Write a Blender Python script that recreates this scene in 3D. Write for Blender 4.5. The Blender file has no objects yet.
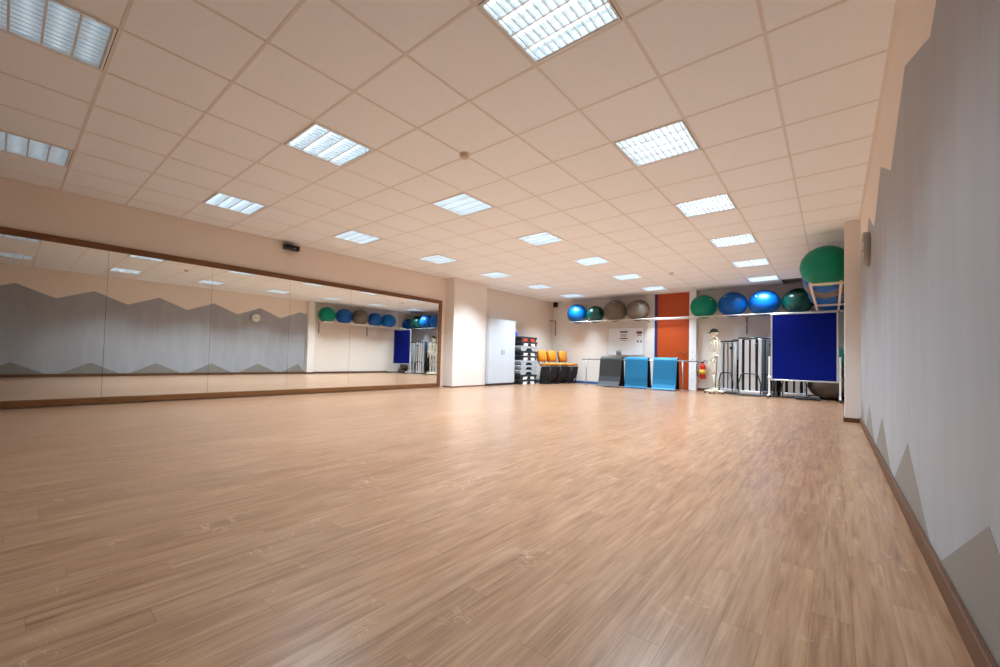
import bpy, math, random
from mathutils import Vector, Matrix
random.seed(7)
scene = bpy.context.scene
col = scene.collection

# ------------------------------------------------------------------ camera
# origin: floor point under the camera; +X right wall, +Y into the depth, +Z up
H = 2.762                       # suspended ceiling height
XL, XR, YB, YR = -7.60, 0.291, 12.418, -3.351
CAM_H = 0.747
yaw, pit, rol = -0.69606, 0.03156, 0.02428
fw = Vector((math.sin(yaw)*math.cos(pit), math.cos(yaw)*math.cos(pit), math.sin(pit)))
r0 = Vector((math.cos(yaw), -math.sin(yaw), 0)); u0 = r0.cross(fw)
rt = r0*math.cos(rol) + u0*math.sin(rol); up = -r0*math.sin(rol) + u0*math.cos(rol)
cd = bpy.data.cameras.new('camera'); cam = bpy.data.objects.new('camera', cd); col.objects.link(cam)
cd.sensor_width = 36; cd.sensor_fit = 'HORIZONTAL'; cd.lens = 408.636/1000*36
cd.shift_x = (500-491.742)/1000; cd.shift_y = (345.573-333.5)/1000
cd.clip_start = 0.03; cd.clip_end = 100
cam.matrix_world = Matrix((( rt.x, up.x, -fw.x, 0), (rt.y, up.y, -fw.y, 0), (rt.z, up.z, -fw.z, CAM_H), (0, 0, 0, 1)))
scene.camera = cam
# ------------------------------------------------------------------ world, exposure, light levels
w = bpy.data.worlds.new('world'); scene.world = w; w.use_nodes = True
w.node_tree.nodes['Background'].inputs[0].default_value = (0.02, 0.02, 0.022, 1)
w.node_tree.nodes['Background'].inputs[1].default_value = 1.0
vs = scene.view_settings
vs.view_transform = 'Standard'; vs.look = 'None'; vs.gamma = 1.0; vs.use_curve_mapping = False
vs.exposure = 0.14
LAMP_W = 54.0                   # watts of one ceiling light
LAMP_SPREAD = math.radians(108) # louvre cut-off
TUBE_E = 3.6
LAMP_COL = (0.74, 0.89, 1.0)
ROW_LEVEL = {-5: 0.10, -2: 0.65}
cy = scene.cycles
cy.use_denoising = True
cy.max_bounces = 14; cy.diffuse_bounces = 7; cy.glossy_bounces = 8; cy.sample_clamp_indirect = 6.0
cy.caustics_refractive = False

# ------------------------------------------------------------------ helpers
def L(r, g, b):
    f = lambda v: (v/255/12.92) if v/255 <= .04045 else ((v/255+.055)/1.055)**2.4
    return (f(r), f(g), f(b), 1)
def mat(name, colr, rough=.5, metal=0., coat=0., spec=.5, emit=None, es=0., noise=None, bump=None, vary=0., sheen=0.):
    m = bpy.data.materials.new(name); m.use_nodes = True; nt = m.node_tree
    b = nt.nodes['Principled BSDF']
    b.inputs['Base Color'].default_value = colr; b.inputs['Roughness'].default_value = rough
    b.inputs['Metallic'].default_value = metal; b.inputs['Coat Weight'].default_value = coat
    b.inputs['Specular IOR Level'].default_value = spec; b.inputs['Sheen Weight'].default_value = sheen
    if emit: b.inputs['Emission Color'].default_value = emit; b.inputs['Emission Strength'].default_value = es
    if noise or bump:
        g = nt.nodes.new('ShaderNodeNewGeometry')
    if noise:                                   # (scale, amount)
        n = nt.nodes.new('ShaderNodeTexNoise'); n.inputs['Scale'].default_value = noise[0]; n.inputs['Detail'].default_value = 4
        nt.links.new(g.outputs['Position'], n.inputs['Vector'])
        mx = nt.nodes.new('ShaderNodeMixRGB'); mx.blend_type = 'MIX'
        k = noise[1]
        mx.inputs[1].default_value = tuple(c*(1-k) for c in colr[:3])+(1,)
        mx.inputs[2].default_value = tuple(min(1, c*(1+k)) for c in colr[:3])+(1,)
        nt.links.new(n.outputs['Fac'], mx.inputs[0]); nt.links.new(mx.outputs[0], b.inputs['Base Color'])
    if bump:                                    # (scale, strength)
        n2 = nt.nodes.new('ShaderNodeTexNoise'); n2.inputs['Scale'].default_value = bump[0]; n2.inputs['Detail'].default_value = 3
        nt.links.new(g.outputs['Position'], n2.inputs['Vector'])
        bp = nt.nodes.new('ShaderNodeBump'); bp.inputs['Strength'].default_value = bump[1]; bp.inputs['Distance'].default_value = .004
        nt.links.new(n2.outputs['Fac'], bp.inputs['Height']); nt.links.new(bp.outputs['Normal'], b.inputs['Normal'])
    return m

class MB:
    def __init__(s): s.v = []; s.f = []; s.sm = []
    def add(s, vs, fs, smooth=False):
        o = len(s.v); s.v += [tuple(p) for p in vs]
        for f in fs: s.f.append(tuple(i+o for i in f)); s.sm.append(smooth)
        return s
    def box(s, x0, x1, y0, y1, z0, z1, M=None):
        p = [Vector(q) for q in ((x0,y0,z0),(x1,y0,z0),(x1,y1,z0),(x0,y1,z0),(x0,y0,z1),(x1,y0,z1),(x1,y1,z1),(x0,y1,z1))]
        if M: p = [M @ q for q in p]
        return s.add(p, [(3,2,1,0),(4,5,6,7),(0,1,5,4),(1,2,6,5),(2,3,7,6),(3,0,4,7)])
    def rbox(s, x0, x1, y0, y1, z0, z1, b, M=None, smooth=False):
        # box with all edges chamfered by b
        X = (x0, x0+b, x1-b, x1); Y = (y0, y0+b, y1-b, y1); Z = (z0, z0+b, z1-b, z1)
        vs = []; idx = {}
        def V(i, j, k):
            if (i, j, k) not in idx:
                q = Vector((X[i], Y[j], Z[k])); idx[(i, j, k)] = len(vs); vs.append(M @ q if M else q)
            return idx[(i, j, k)]
        fs = [(V(0,1,1),V(0,1,2),V(0,2,2),V(0,2,1)), (V(3,1,1),V(3,2,1),V(3,2,2),V(3,1,2)),
              (V(1,0,1),V(2,0,1),V(2,0,2),V(1,0,2)), (V(1,3,1),V(1,3,2),V(2,3,2),V(2,3,1)),
              (V(1,1,0),V(1,2,0),V(2,2,0),V(2,1,0)), (V(1,1,3),V(2,1,3),V(2,2,3),V(1,2,3))]
        for (i, ii) in ((0,1),(3,2)):
            for (j, jj) in ((0,1),(3,2)):
                fs.append((V(i,jj,1),V(i,jj,2),V(ii,j,2),V(ii,j,1)))
            for (k, kk) in ((0,1),(3,2)):
                fs.append((V(i,1,kk),V(i,2,kk),V(ii,2,k),V(ii,1,k)))
        for (j, jj) in ((0,1),(3,2)):
            for (k, kk) in ((0,1),(3,2)):
                fs.append((V(1,j,kk),V(2,j,kk),V(2,jj,k),V(1,jj,k)))
        for (i, ii) in ((0,1),(3,2)):
            for (j, jj) in ((0,1),(3,2)):
                for (k, kk) in ((0,1),(3,2)):
                    fs.append((V(i,jj,kk),V(ii,j,kk),V(ii,jj,k)))
        return s.add(vs, fs, smooth)
    def tube(s, pts, rad, n=10, closed=False, caps=True, smooth=True):
        pts = [Vector(p) for p in pts]; m = len(pts)
        rr = rad if isinstance(rad, (list, tuple)) else [rad]*m
        vs = []; fs = []; prev = None
        for i, p in enumerate(pts):
            if closed: t = pts[(i+1) % m]-pts[i-1]
            else: t = pts[min(i+1, m-1)]-pts[max(i-1, 0)]
            t.normalize()
            if prev is None:
                a = Vector((0,0,1)) if abs(t.z) < .9 else Vector((1,0,0))
                nx = t.cross(a).normalized()
            else: nx = (prev - t*prev.dot(t)).normalized()
            prev = nx; ny = t.cross(nx)
            for k in range(n):
                a = 2*math.pi*k/n; vs.append(p + (nx*math.cos(a)+ny*math.sin(a))*rr[i])
        for i in range(m if closed else m-1):
            j = (i+1) % m
            for k in range(n): fs.append((i*n+k, i*n+(k+1)%n, j*n+(k+1)%n, j*n+k))
        s.add(vs, fs, smooth)
        if caps and not closed:
            s.add(vs[:n], [tuple(range(n))[::-1]]); s.add(vs[-n:], [tuple(range(n))])
        return s
    def lathe(s, prof, c=(0,0,0), n=24, M=None, smooth=True):
        # prof: list of (r, z) about the z axis
        vs = []; fs = []; m = len(prof)
        for (r, z) in prof:
            for k in range(n):
                a = 2*math.pi*k/n; vs.append(Vector((r*math.cos(a), r*math.sin(a), z)))
        for i in range(m-1):
            for k in range(n): fs.append((i*n+k, i*n+(k+1)%n, (i+1)*n+(k+1)%n, (i+1)*n+k))
        if prof[0][0] > 1e-6: fs.append(tuple(range(n))[::-1])
        if prof[-1][0] > 1e-6: fs.append(tuple(range((m-1)*n, m*n)))
        C = Vector(c)
        return s.add([(M @ p if M else p)+C for p in vs], fs, smooth)
    def ball(s, c, rx, ry=None, rz=None, n=20, m=12, M=None):
        ry = rx if ry is None else ry; rz = rx if rz is None else rz
        prof = [(math.sin(math.pi*i/m), -math.cos(math.pi*i/m)) for i in range(m+1)]
        S = Matrix.Diagonal((rx, ry, rz)).to_4x4()
        return s.lathe(prof, c, n, (M @ S) if M else S)
    def prism(s, poly, a, b, axis='x', smooth=False):
        # polygon in the plane across 'axis', extruded from a to b
        def P(t, u, v): return {'x': (t,u,v), 'y': (u,t,v), 'z': (u,v,t)}[axis]
        n = len(poly)
        vs = [P(a,*q) for q in poly]+[P(b,*q) for q in poly]
        fs = [tuple(range(n))[::-1], tuple(range(n, 2*n))]
        s.add(vs, fs)
        s.add(vs, [(i, (i+1)%n, n+(i+1)%n, n+i) for i in range(n)], smooth)
        return s
    def mesh(s, name, m):
        me = bpy.data.meshes.new(name); me.from_pydata(s.v, [], s.f); me.validate()
        if len(me.polygons) == len(s.sm): me.polygons.foreach_set('use_smooth', s.sm)
        me.materials.append(m)
        # consistent outward normals, merged shared verts
        import bmesh
        bm = bmesh.new(); bm.from_mesh(me)
        bmesh.ops.remove_doubles(bm, verts=bm.verts, dist=1e-5)
        bmesh.ops.recalc_face_normals(bm, faces=bm.faces); bm.to_mesh(me); bm.free()
        return me
    def build(s, name, m, parent=None):
        o = bpy.data.objects.new(name, s.mesh(name, m)); col.objects.link(o)
        if parent: o.parent = parent
        return o
def inst(name, me, parent=None, loc=(0,0,0)):
    o = bpy.data.objects.new(name, me); col.objects.link(o); o.location = loc
    if parent: o.parent = parent
    return o
def tag(o, label, cat, group=None):
    o['label'] = label; o['category'] = cat
    if group: o['group'] = group
    return o
def struct(o, label=None):
    o['kind'] = 'structure'
    if label: o['label'] = label
    return o
def thing(name, label, cat, loc=(0,0,0), rz=0., group=None):
    o = bpy.data.objects.new(name, None); col.objects.link(o); o.empty_display_size = .1
    o.location = loc; o.rotation_euler = (0,0,rz)
    return tag(o, label, cat, group)
def copy_tree(o, parent=None):
    c = o.copy(); col.objects.link(c); c.parent = parent
    for ch in list(o.children): copy_tree(ch, c)
    return c
def RZ(a): return Matrix.Rotation(a, 4, 'Z')

# ------------------------------------------------------------------ materials
def node_mat(name): 
    m = bpy.data.materials.new(name); m.use_nodes = True
    return m, m.node_tree, m.node_tree.nodes['Principled BSDF']
PW, PL = 0.098, 0.90           # vinyl plank width (X) and length (Y)
def floor_material():
    m, nt, b = node_mat('wood_plank_vinyl'); N = nt.nodes.new; K = nt.links.new
    g = N('ShaderNodeNewGeometry'); sp = N('ShaderNodeSeparateXYZ'); K(g.outputs['Position'], sp.inputs[0])
    def mth(op, a, bb=None):
        n = N('ShaderNodeMath'); n.operation = op
        for i, v in enumerate((a, bb)):
            if v is None: continue
            if isinstance(v, (int, float)): n.inputs[i].default_value = v
            else: K(v, n.inputs[i])
        return n.outputs[0]
    ix = mth('FLOOR', mth('DIVIDE', mth('SUBTRACT', sp.outputs[0], XL), PW))
    off = mth('FRACT', mth('MULTIPLY', ix, 0.37))
    iy = mth('FLOOR', mth('ADD', mth('DIVIDE', mth('SUBTRACT', sp.outputs[1], YR), PL), off))
    cb = N('ShaderNodeCombineXYZ'); K(ix, cb.inputs[0]); K(iy, cb.inputs[1])
    wn = N('ShaderNodeTexWhiteNoise'); wn.noise_dimensions = '3D'; K(cb.outputs[0], wn.inputs['Vector'])
    # grain: noise stretched along the plank, shifted per plank
    gv = N('ShaderNodeCombineXYZ')
    K(mth('MULTIPLY', sp.outputs[0], 34.0), gv.inputs[0])
    K(mth('ADD', mth('MULTIPLY', sp.outputs[1], 2.6), mth('MULTIPLY', wn.outputs['Value'], 40.0)), gv.inputs[1])
    n1 = N('ShaderNodeTexNoise'); n1.inputs['Scale'].default_value = 1.0; n1.inputs['Detail'].default_value = 3; n1.inputs['Roughness'].default_value = .6; n1.inputs['Distortion'].default_value = .5
    K(gv.outputs[0], n1.inputs['Vector'])
    gv2 = N('ShaderNodeCombineXYZ')
    K(mth('MULTIPLY', sp.outputs[0], 120.0), gv2.inputs[0])
    K(mth('ADD', mth('MULTIPLY', sp.outputs[1], 4.5), mth('MULTIPLY', wn.outputs['Value'], 80.0)), gv2.inputs[1])
    n2 = N('ShaderNodeTexNoise'); n2.inputs['Scale'].default_value = 1.0; n2.inputs['Detail'].default_value = 1.5; n2.inputs['Distortion'].default_value = .3
    K(gv2.outputs[0], n2.inputs['Vector'])
    rp = N('ShaderNodeValToRGB'); e = rp.color_ramp.elements
    e[0].position = .26; e[0].color = L(106, 75, 54); e[1].position = .76; e[1].color = L(175, 141, 113)
    e2 = rp.color_ramp.elements.new(.48); e2.color = L(144, 108, 81)
    mixv = mth('ADD', mth('MULTIPLY', n1.outputs['Fac'], .64), mth('MULTIPLY', n2.outputs['Fac'], .36))
    tone = mth('ADD', mixv, mth('MULTIPLY', mth('SUBTRACT', wn.outputs['Value'], .5), .07))
    K(tone, rp.inputs[0])
    # pale burr figure lying across the grain here and there
    bv = N('ShaderNodeCombineXYZ')
    K(mth('MULTIPLY', sp.outputs[0], 9.0), bv.inputs[0]); K(mth('ADD', mth('MULTIPLY', sp.outputs[1], 16.0), mth('MULTIPLY', wn.outputs['Value'], 30.0)), bv.inputs[1])
    n3 = N('ShaderNodeTexNoise'); n3.inputs['Scale'].default_value = 1.0; n3.inputs['Detail'].default_value = 2; n3.inputs['Distortion'].default_value = 1.2
    K(bv.outputs[0], n3.inputs['Vector'])
    bv2 = N('ShaderNodeMapping'); bv2.inputs['Scale'].default_value = (5, 2.5, 1); K(g.outputs['Position'], bv2.inputs[0])
    n4 = N('ShaderNodeTexNoise'); n4.inputs['Scale'].default_value = 1.0; n4.inputs['Detail'].default_value = 1; K(bv2.outputs[0], n4.inputs['Vector'])
    line = N('ShaderNodeMapRange'); line.inputs['From Min'].default_value = .022; line.inputs['From Max'].default_value = .0; K(mth('ABSOLUTE', mth('SUBTRACT', n3.outputs['Fac'], .55)), line.inputs['Value'])
    msk = N('ShaderNodeMapRange'); msk.inputs['From Min'].default_value = .56; msk.inputs['From Max'].default_value = .70; K(n4.outputs['Fac'], msk.inputs['Value'])
    bm_ = N('ShaderNodeMixRGB'); K(mth('MULTIPLY', mth('MULTIPLY', line.outputs[0], msk.outputs[0]), .6), bm_.inputs[0]); 
    sc_ = N('ShaderNodeSeparateColor'); K(wn.outputs['Color'], sc_.inputs[0])
    hue = N('ShaderNodeMixRGB'); hue.blend_type = 'MULTIPLY'; hue.inputs[2].default_value = (1.0, .86, .76, 1); K(mth('MULTIPLY', sc_.outputs[1], .35), hue.inputs[0]); K(rp.outputs[0], hue.inputs[1])
    K(hue.outputs[0], bm_.inputs[1]); bm_.inputs[2].default_value = L(206, 172, 138)
    K(bm_.outputs[0], b.inputs['Base Color'])
    b.inputs['Roughness'].default_value = .282
    b.inputs['Specular IOR Level'].default_value = .7
    return m
def mural_material(name, base, k=.10):
    # wiped, vertically streaked wall glaze
    m, nt, b = node_mat(name); N = nt.nodes.new; K = nt.links.new
    g = N('ShaderNodeNewGeometry'); mp = N('ShaderNodeMapping'); mp.inputs['Scale'].default_value = (3.0, 3.0, .5)
    K(g.outputs['Position'], mp.inputs[0])
    n = N('ShaderNodeTexNoise'); n.inputs['Scale'].default_value = 1.6; n.inputs['Detail'].default_value = 6; n.inputs['Roughness'].default_value = .65
    K(mp.outputs[0], n.inputs['Vector'])
    mx = N('ShaderNodeMixRGB'); K(n.outputs['Fac'], mx.inputs[0])
    mx.inputs[1].default_value = tuple(c*(1-k*1.6) for c in base[:3])+(1,); mx.inputs[2].default_value = tuple(c*(1+k*1.6) for c in base[:3])+(1,)
    K(mx.outputs[0], b.inputs['Base Color']); b.inputs['Roughness'].default_value = .55
    bp = N('ShaderNodeBump'); bp.inputs['Strength'].default_value = .15; bp.inputs['Distance'].default_value = .003
    K(n.outputs['Fac'], bp.inputs['Height']); K(bp.outputs[0], b.inputs['Normal'])
    return m
def wood_trim(name, a, bcol):
    m, nt, b = node_mat(name); N = nt.nodes.new; K = nt.links.new
    g = N('ShaderNodeNewGeometry'); mp = N('ShaderNodeMapping'); mp.inputs['Scale'].default_value = (30, 3, 30)
    K(g.outputs['Position'], mp.inputs[0])
    n = N('ShaderNodeTexNoise'); n.inputs['Scale'].default_value = 1.0; n.inputs['Detail'].default_value = 4; K(mp.outputs[0], n.inputs['Vector'])
    mx = N('ShaderNodeMixRGB'); K(n.outputs['Fac'], mx.inputs[0]); mx.inputs[1].default_value = a; mx.inputs[2].default_value = bcol
    K(mx.outputs[0], b.inputs['Base Color']); b.inputs['Roughness'].default_value = .45
    return m
M = {}
M['floor'] = floor_material()
M['sub'] = mat('subfloor', L(70, 52, 40), .8)
M['wall'] = mat('cream_wall_paint', L(230, 218, 207), .75, noise=(2.5, .02), bump=(90, .12))
M['wallw'] = mat('white_wall_paint', L(228, 221, 215), .72, noise=(2.5, .02), bump=(90, .12))
M['tile'] = mat('mineral_ceiling_tile', L(238, 241, 244), .9, noise=(35, .035), bump=(160, .15))
M['grid'] = mat('ceiling_grid_metal', L(222, 216, 210), .55)
M['void'] = mat('dark_void_above_ceiling', L(34, 32, 30), .9)  # near-black: shade of the space above the ceiling put into the colour
M['mural'] = mural_material('grey_wall_glaze', L(156, 158, 163), .15)
M['mural2'] = mural_material('olive_grey_wall_glaze', L(126, 122, 116), .06)
M['trim'] = wood_trim('brown_skirting', L(72, 46, 30), L(106, 70, 45))
M['frame'] = wood_trim('oak_mirror_frame', L(88, 54, 26), L(134, 86, 42))
M['mirror'] = mat('mirror_glass', (.86, .88, .86, 1), .0, metal=1.)
M['bluetrim'] = mat('blue_skirting', L(40, 96, 150), .45)
M['orange'] = mat('orange_door_laminate', L(178, 66, 2), .5, noise=(6, .03))
M['bluef'] = mat('blue_door_frame', L(24, 40, 110), .5)
M['white'] = mat('white_lacquer', L(236, 238, 240), .4)
M['cab'] = mat('white_cabinet_laminate', L(196, 203, 211), .45)
M['chrome'] = mat('brushed_steel', L(190, 192, 194), .28, metal=1.)
M['silver'] = mat('silver_paint', L(204, 206, 210), .38, metal=.25)
M['gunmetal'] = mat('dark_grey_plate', L(96, 100, 106), .45, metal=.3)
M['black'] = mat('black_plastic', L(22, 22, 24), .45)
M['blackfab'] = mat('black_fabric', L(26, 26, 28), .85)
M['rail'] = mat('white_rack_tube', L(224, 216, 206), .4)
M['railwood'] = mat('beige_rack_tube', L(222, 204, 184), .45)
M['brass'] = mat('bronze_bracket', L(150, 128, 96), .4, metal=.5)
M['b_blue'] = mat('blue_ball_vinyl', L(0, 94, 164), .36, noise=(8, .05), spec=.35)
M['b_navy'] = mat('deep_blue_ball_vinyl', L(0, 82, 158), .38, noise=(8, .05), spec=.3)
M['b_green'] = mat('green_ball_vinyl', L(0, 126, 100), .45, noise=(8, .05), spec=.25)
M['b_dgreen'] = mat('dark_green_ball_vinyl', L(0, 66, 58), .24, noise=(8, .05), coat=.2)
M['b_taupe'] = mat('taupe_ball_vinyl', L(102, 90, 80), .42, noise=(8, .05))
M['b_teal'] = mat('teal_ball_vinyl', L(6, 130, 128), .4, noise=(8, .05))
M['blueboard'] = mat('royal_blue_felt', L(8, 24, 116), .95, noise=(60, .06), spec=.1)
M['alu'] = mat('aluminium_frame', L(200, 202, 204), .38, metal=.5)
M['steelgrey'] = mat('grey_painted_steel', L(158, 160, 164), .4, metal=.4)
M['matblue'] = mat('blue_mat_foam', L(0, 110, 156), .6, noise=(20, .04), bump=(120, .2))
M['matgrey'] = mat('charcoal_mat_foam', L(50, 52, 54), .6, noise=(20, .05), bump=(120, .2))
M['matunder'] = mat('black_mat_underside', L(20, 22, 26), .8)
M['amber'] = mat('amber_upholstery', L(208, 134, 26), .6, noise=(25, .05))
M['bone'] = mat('bone_plastic', L(228, 222, 202), .5, noise=(30, .04))
M['red'] = mat('red_lacquer', L(206, 34, 20), .3, coat=.3)
M['redor'] = mat('orange_red_plastic', L(232, 72, 36), .45)
M['stepgrey'] = mat('light_grey_plastic', L(176, 183, 192), .5)
M['stepdark'] = mat('charcoal_plastic', L(44, 48, 54), .5)
M['paper'] = mat('paper', L(236, 234, 238), .8)
M['ink'] = mat('printed_ink', L(48, 44, 56), .8)
M['inkm'] = mat('maroon_ink', L(120, 30, 70), .8)
M['tube'] = mat('fluorescent_tube', (1, 1, 1, 1), .5, emit=LAMP_COL+(1,), es=TUBE_E)
M['tubedim'] = mat('fluorescent_tube_faint', (1, 1, 1, 1), .5, emit=LAMP_COL+(1,), es=TUBE_E*.35)
M['tubeoff'] = mat('fluorescent_tube_unlit', L(230, 234, 236), .4)
M['louvre'] = mat('satin_aluminium_louvre', L(222, 230, 234), .32, metal=.3)
M['houseing'] = mat('white_reflector_enamel', L(236, 240, 242), .5)
M['clockface'] = mat('clock_face_white', L(236, 236, 232), .5)
M['greyplastic'] = mat('grey_plastic_rim', L(150, 146, 142), .4)
M['yellow'] = mat('yellow_label', L(230, 190, 60), .6)
M['bottleblue'] = mat('blue_bottle_plastic', L(40, 90, 200), .35)

# ------------------------------------------------------------------ structure: floor planks
floor = struct(MB().box(XL-.3, XR+.3, YR-.1, YB+.1, -.12, -.004).build('floor', M['sub']))
planks = []
nx = int(math.ceil((XR-XL)/PW))
for ix in range(nx):
    off = (ix*0.37) % 1.0
    x0 = XL+ix*PW; x1 = min(x0+PW, XR)
    k = -1
    while True:
        k += 1
        y0 = YR+(k-off)*PL; y1 = y0+PL
        if y0 >= YB: break
        planks.append((x0, x1, max(y0, YR), min(y1, YB)))
# the ones that show largest: in view and nearest to the camera
def in_view(p):
    d = Vector((p[0], p[1], p[2]-CAM_H)); z = d.dot(fw)
    if z < .15: return False
    x = 491.7+408.6*d.dot(rt)/z; y = 345.6-408.6*d.dot(up)/z
    return -20 < x < 1020 and -20 < y < 690
vis = []; rest = []
for p in planks:
    pts = [(x, y, 0) for x in (p[0], p[1]) for y in (p[2], (p[2]+p[3])/2, p[3])]
    if any(in_view(q) for q in pts): vis.append(p)
    else: rest.append(p)
vis.sort(key=lambda p: math.hypot((p[0]+p[1])/2, (p[2]+p[3])/2))
rest += vis[290:]; vis = vis[:290]
G = .00025
plank_me = {}
def plank_mesh(w_, l_):
    key = (round(w_, 3), round(l_, 3))
    if key not in plank_me:
        plank_me[key] = MB().box(-w_/2+G, w_/2-G, -l_/2+G, l_/2-G, -.004, 0).mesh('plank', M['floor'])
    return plank_me[key]
for p in vis:
    inst('plank', plank_mesh(p[1]-p[0], p[3]-p[2]), floor, ((p[0]+p[1])/2, (p[2]+p[3])/2, 0))
mb = MB()
for p in rest: mb.box(p[0]+G, p[1]-G, p[2]+G, p[3]-G, -.004, 0)
o = mb.build('plank_field', M['floor'], floor); o['kind'] = 'stuff'

# ------------------------------------------------------------------ structure: walls
ZT = 3.12                       # top of the walls, above the suspended ceiling
struct(MB().box(XL-.2, XL, YR-.2, YB+.2, -.1, ZT).build('wall_left', M['wall']))
wr = struct(MB().box(XR, XR+.2, YR-.2, 7.407, -.1, ZT).box(XR, XR+.2, 7.407, YB+.2, -.1, ZT).build('wall_right', M['wall']))
struct(MB().box(XL, XR, YB, YB+.2, -.1, ZT).build('wall_back', M['wallw']))
struct(MB().box(XL, XR, YR-.2, YR, -.1, ZT).build('wall_rear', M['wall']))
struct(MB().box(.125, XR, 7.407, 7.66, -.002, ZT).build('wall_return', M['wallw']), 'cream wall return at the end of the grey wall')
struct(MB().box(XL, -7.285, 7.21, 8.47, -.002, ZT).build('wall_pier', M['wallw']), 'white wall pier between the mirror and the cabinet')
# painted zigzag glaze on the right wall (paint film on the wall)
pk = [.145+1.402*k for k in range(-3, 6)]
top = []
for i, y in enumerate(pk):
    top.append((y, 2.32)); top.append((y+.701, 2.03))
top = [(YR+.001, 2.15)]+top[:-1]
top = [q for q in top if q[0] < 7.40]+[(7.404, 2.26)]
poly = [(YR+.001, .01)]+[(7.404, .01)]+top[::-1]
# triangulated strip by columns to keep the concave outline clean
mb = MB()
for a, b in zip(top[:-1], top[1:]):
    mb.prism([(a[0], .0), (b[0], .0), b, a], XR-.0012, XR+.0002, 'x')
mb.build('mural_glaze', M['mural'], wr)
for y in pk:
    if y-.70 < YR or y > 7.2: continue
    MB().prism([(y-.70, .02), (min(y+.70, 7.4), .02), (y, .37)], XR-.0022, XR-.0011, 'x').build('mural_triangle', M['mural2'], wr)
# skirtings
struct(MB().rbox(XR-.018, XR, YR, 7.407, 0, .075, .004).build('baseboard_right', M['trim']))
struct(MB().rbox(.108, XR-.018, 7.390, 7.407, 0, .06, .003).rbox(.108, .125, 7.407, 7.66, 0, .06, .003).build('baseboard_return', M['trim']))
struct(MB().rbox(XR-.018, XR, 7.66, YB, 0, .07, .004).build('baseboard_niche', M['trim']))
struct(MB().rbox(-2.88, XR-.018, YB-.018, YB, 0, .07, .004).build('baseboard_back', M['trim']))
struct(MB().rbox(XL+.018, -4.06, YB-.018, YB, 0, .075, .004).build('baseboard_back_blue', M['bluetrim']))
struct(MB().rbox(XL, XL+.018, 9.75, YB, 0, .07, .004).build('baseboard_left', M['bluetrim']))
struct(MB().rbox(-7.285, -7.27, 7.195, 8.47, 0, .03, .003).rbox(XL, -7.27, 7.195, 7.21, 0, .03, .003).build('baseboard_pier', M['frame']))

# ------------------------------------------------------------------ structure: ceiling
T = .625; GX, GY = -.3151, 2.8986
ceil = struct(MB().box(XL-.2, XR+.2, YR-.2, YB+.2, ZT, ZT+.15).build('ceiling', M['void']))
LCOLS = (-10, -6, -2); LROWS = (-5, -2, 1, 4, 7, 10, 13)
MISSING = (-1, 14)
mb_rest = MB(); tile_me = {}
HB = .0095                                       # half width of the visible runner
def tile_mesh(w_, l_):
    key = (round(w_, 3), round(l_, 3))
    if key not in tile_me:
        tile_me[key] = MB().box(-w_/2, w_/2, -l_/2, l_/2, .002, .017).mesh('ceiling_tile', M['tile'])
    return tile_me[key]
for i in range(-12, 1):
    for j in range(-10, 16):
        if (i in LCOLS and j in LROWS) or (i, j) == MISSING: continue
        x0 = max(GX+i*T, XL)+.004; x1 = min(GX+(i+1)*T, XR)-.004
        y0 = max(GY+j*T, YR)+.004; y1 = min(GY+(j+1)*T, YB)-.004
        if x1-x0 < .02 or y1-y0 < .02: continue
        if j < -6: mb_rest.box(x0, x1, y0, y1, H+.002, H+.017)
        else: inst('ceiling_tile', tile_mesh(x1-x0, y1-y0), ceil, ((x0+x1)/2, (y0+y1)/2, H))
o = mb_rest.build('ceiling_tile_field', M['tile'], ceil); o['kind'] = 'stuff'
for i in range(-11, 1):
    x = GX+i*T; MB().box(x-HB, x+HB, YR, YB, H-.001, H+.006).build('grid_runner', M['grid'], ceil)
for j in range(-9, 16):
    y = GY+j*T; MB().box(XL, XR, y-HB, y+HB, H-.0004, H+.0065).build('grid_runner', M['grid'], ceil)
for (a, b, c, d) in ((XL, XL+.022, YR, YB), (XR-.022, XR, YR, YB), (XL, XR, YB-.022, YB), (XL, XR, YR, YR+.022)):
    MB().box(a, b, c, d, H-.0015, H+.005).build('wall_angle', M['grid'], ceil)

# ------------------------------------------------------------------ ceiling lights
S2 = .297
def light_parts():
    P = {}
    P['frame'] = MB().box(-S2, S2, -S2, -S2+.012, -.004, .004).box(-S2, S2, S2-.012, S2, -.004, .004)\
        .box(-S2, -S2+.012, -S2+.012, S2-.012, -.004, .004).box(S2-.012, S2, -S2+.012, S2-.012, -.004, .004).mesh('frame', M['white'])
    hs = MB().box(-S2, S2, -S2, S2, .085, .09)
    for (a, b, c, d) in ((-S2, -S2+.004, -S2, S2), (S2-.004, S2, -S2, S2), (-S2, S2, -S2, -S2+.004), (-S2, S2, S2-.004, S2)):
        hs.box(a, b, c, d, .004, .085)
    P['housing'] = hs.mesh('housing', M['houseing'])
    P['blade'] = MB().prism([(-.006, .002), (.006, .002), (.001, .044), (-.001, .044)], -S2+.012, S2-.012, 'x').mesh('louvre_blade', M['louvre'])
    P['fin'] = MB().prism([(-.0035, .003), (.0035, .003), (.0006, .036), (-.0006, .036)], -S2+.012, S2-.012, 'y').mesh('louvre_fin', M['louvre'])
    t = MB().tube([(-.285, 0, 0), (.285, 0, 0)], .013, 8)
    for k, mm in (('tube', 'tube'), ('tubedim', 'tubedim'), ('tubeoff', 'tubeoff')): P[k] = t.mesh('tube', M[mm])
    return P
LP = light_parts()
ORD = ['first', 'second', 'third', 'fourth', 'fifth', 'sixth', 'seventh', 'eighth', 'ninth', 'tenth']
COLN = {-2: 'row nearest the grey wall', -6: 'middle row', -10: 'row along the mirror'}
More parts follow.
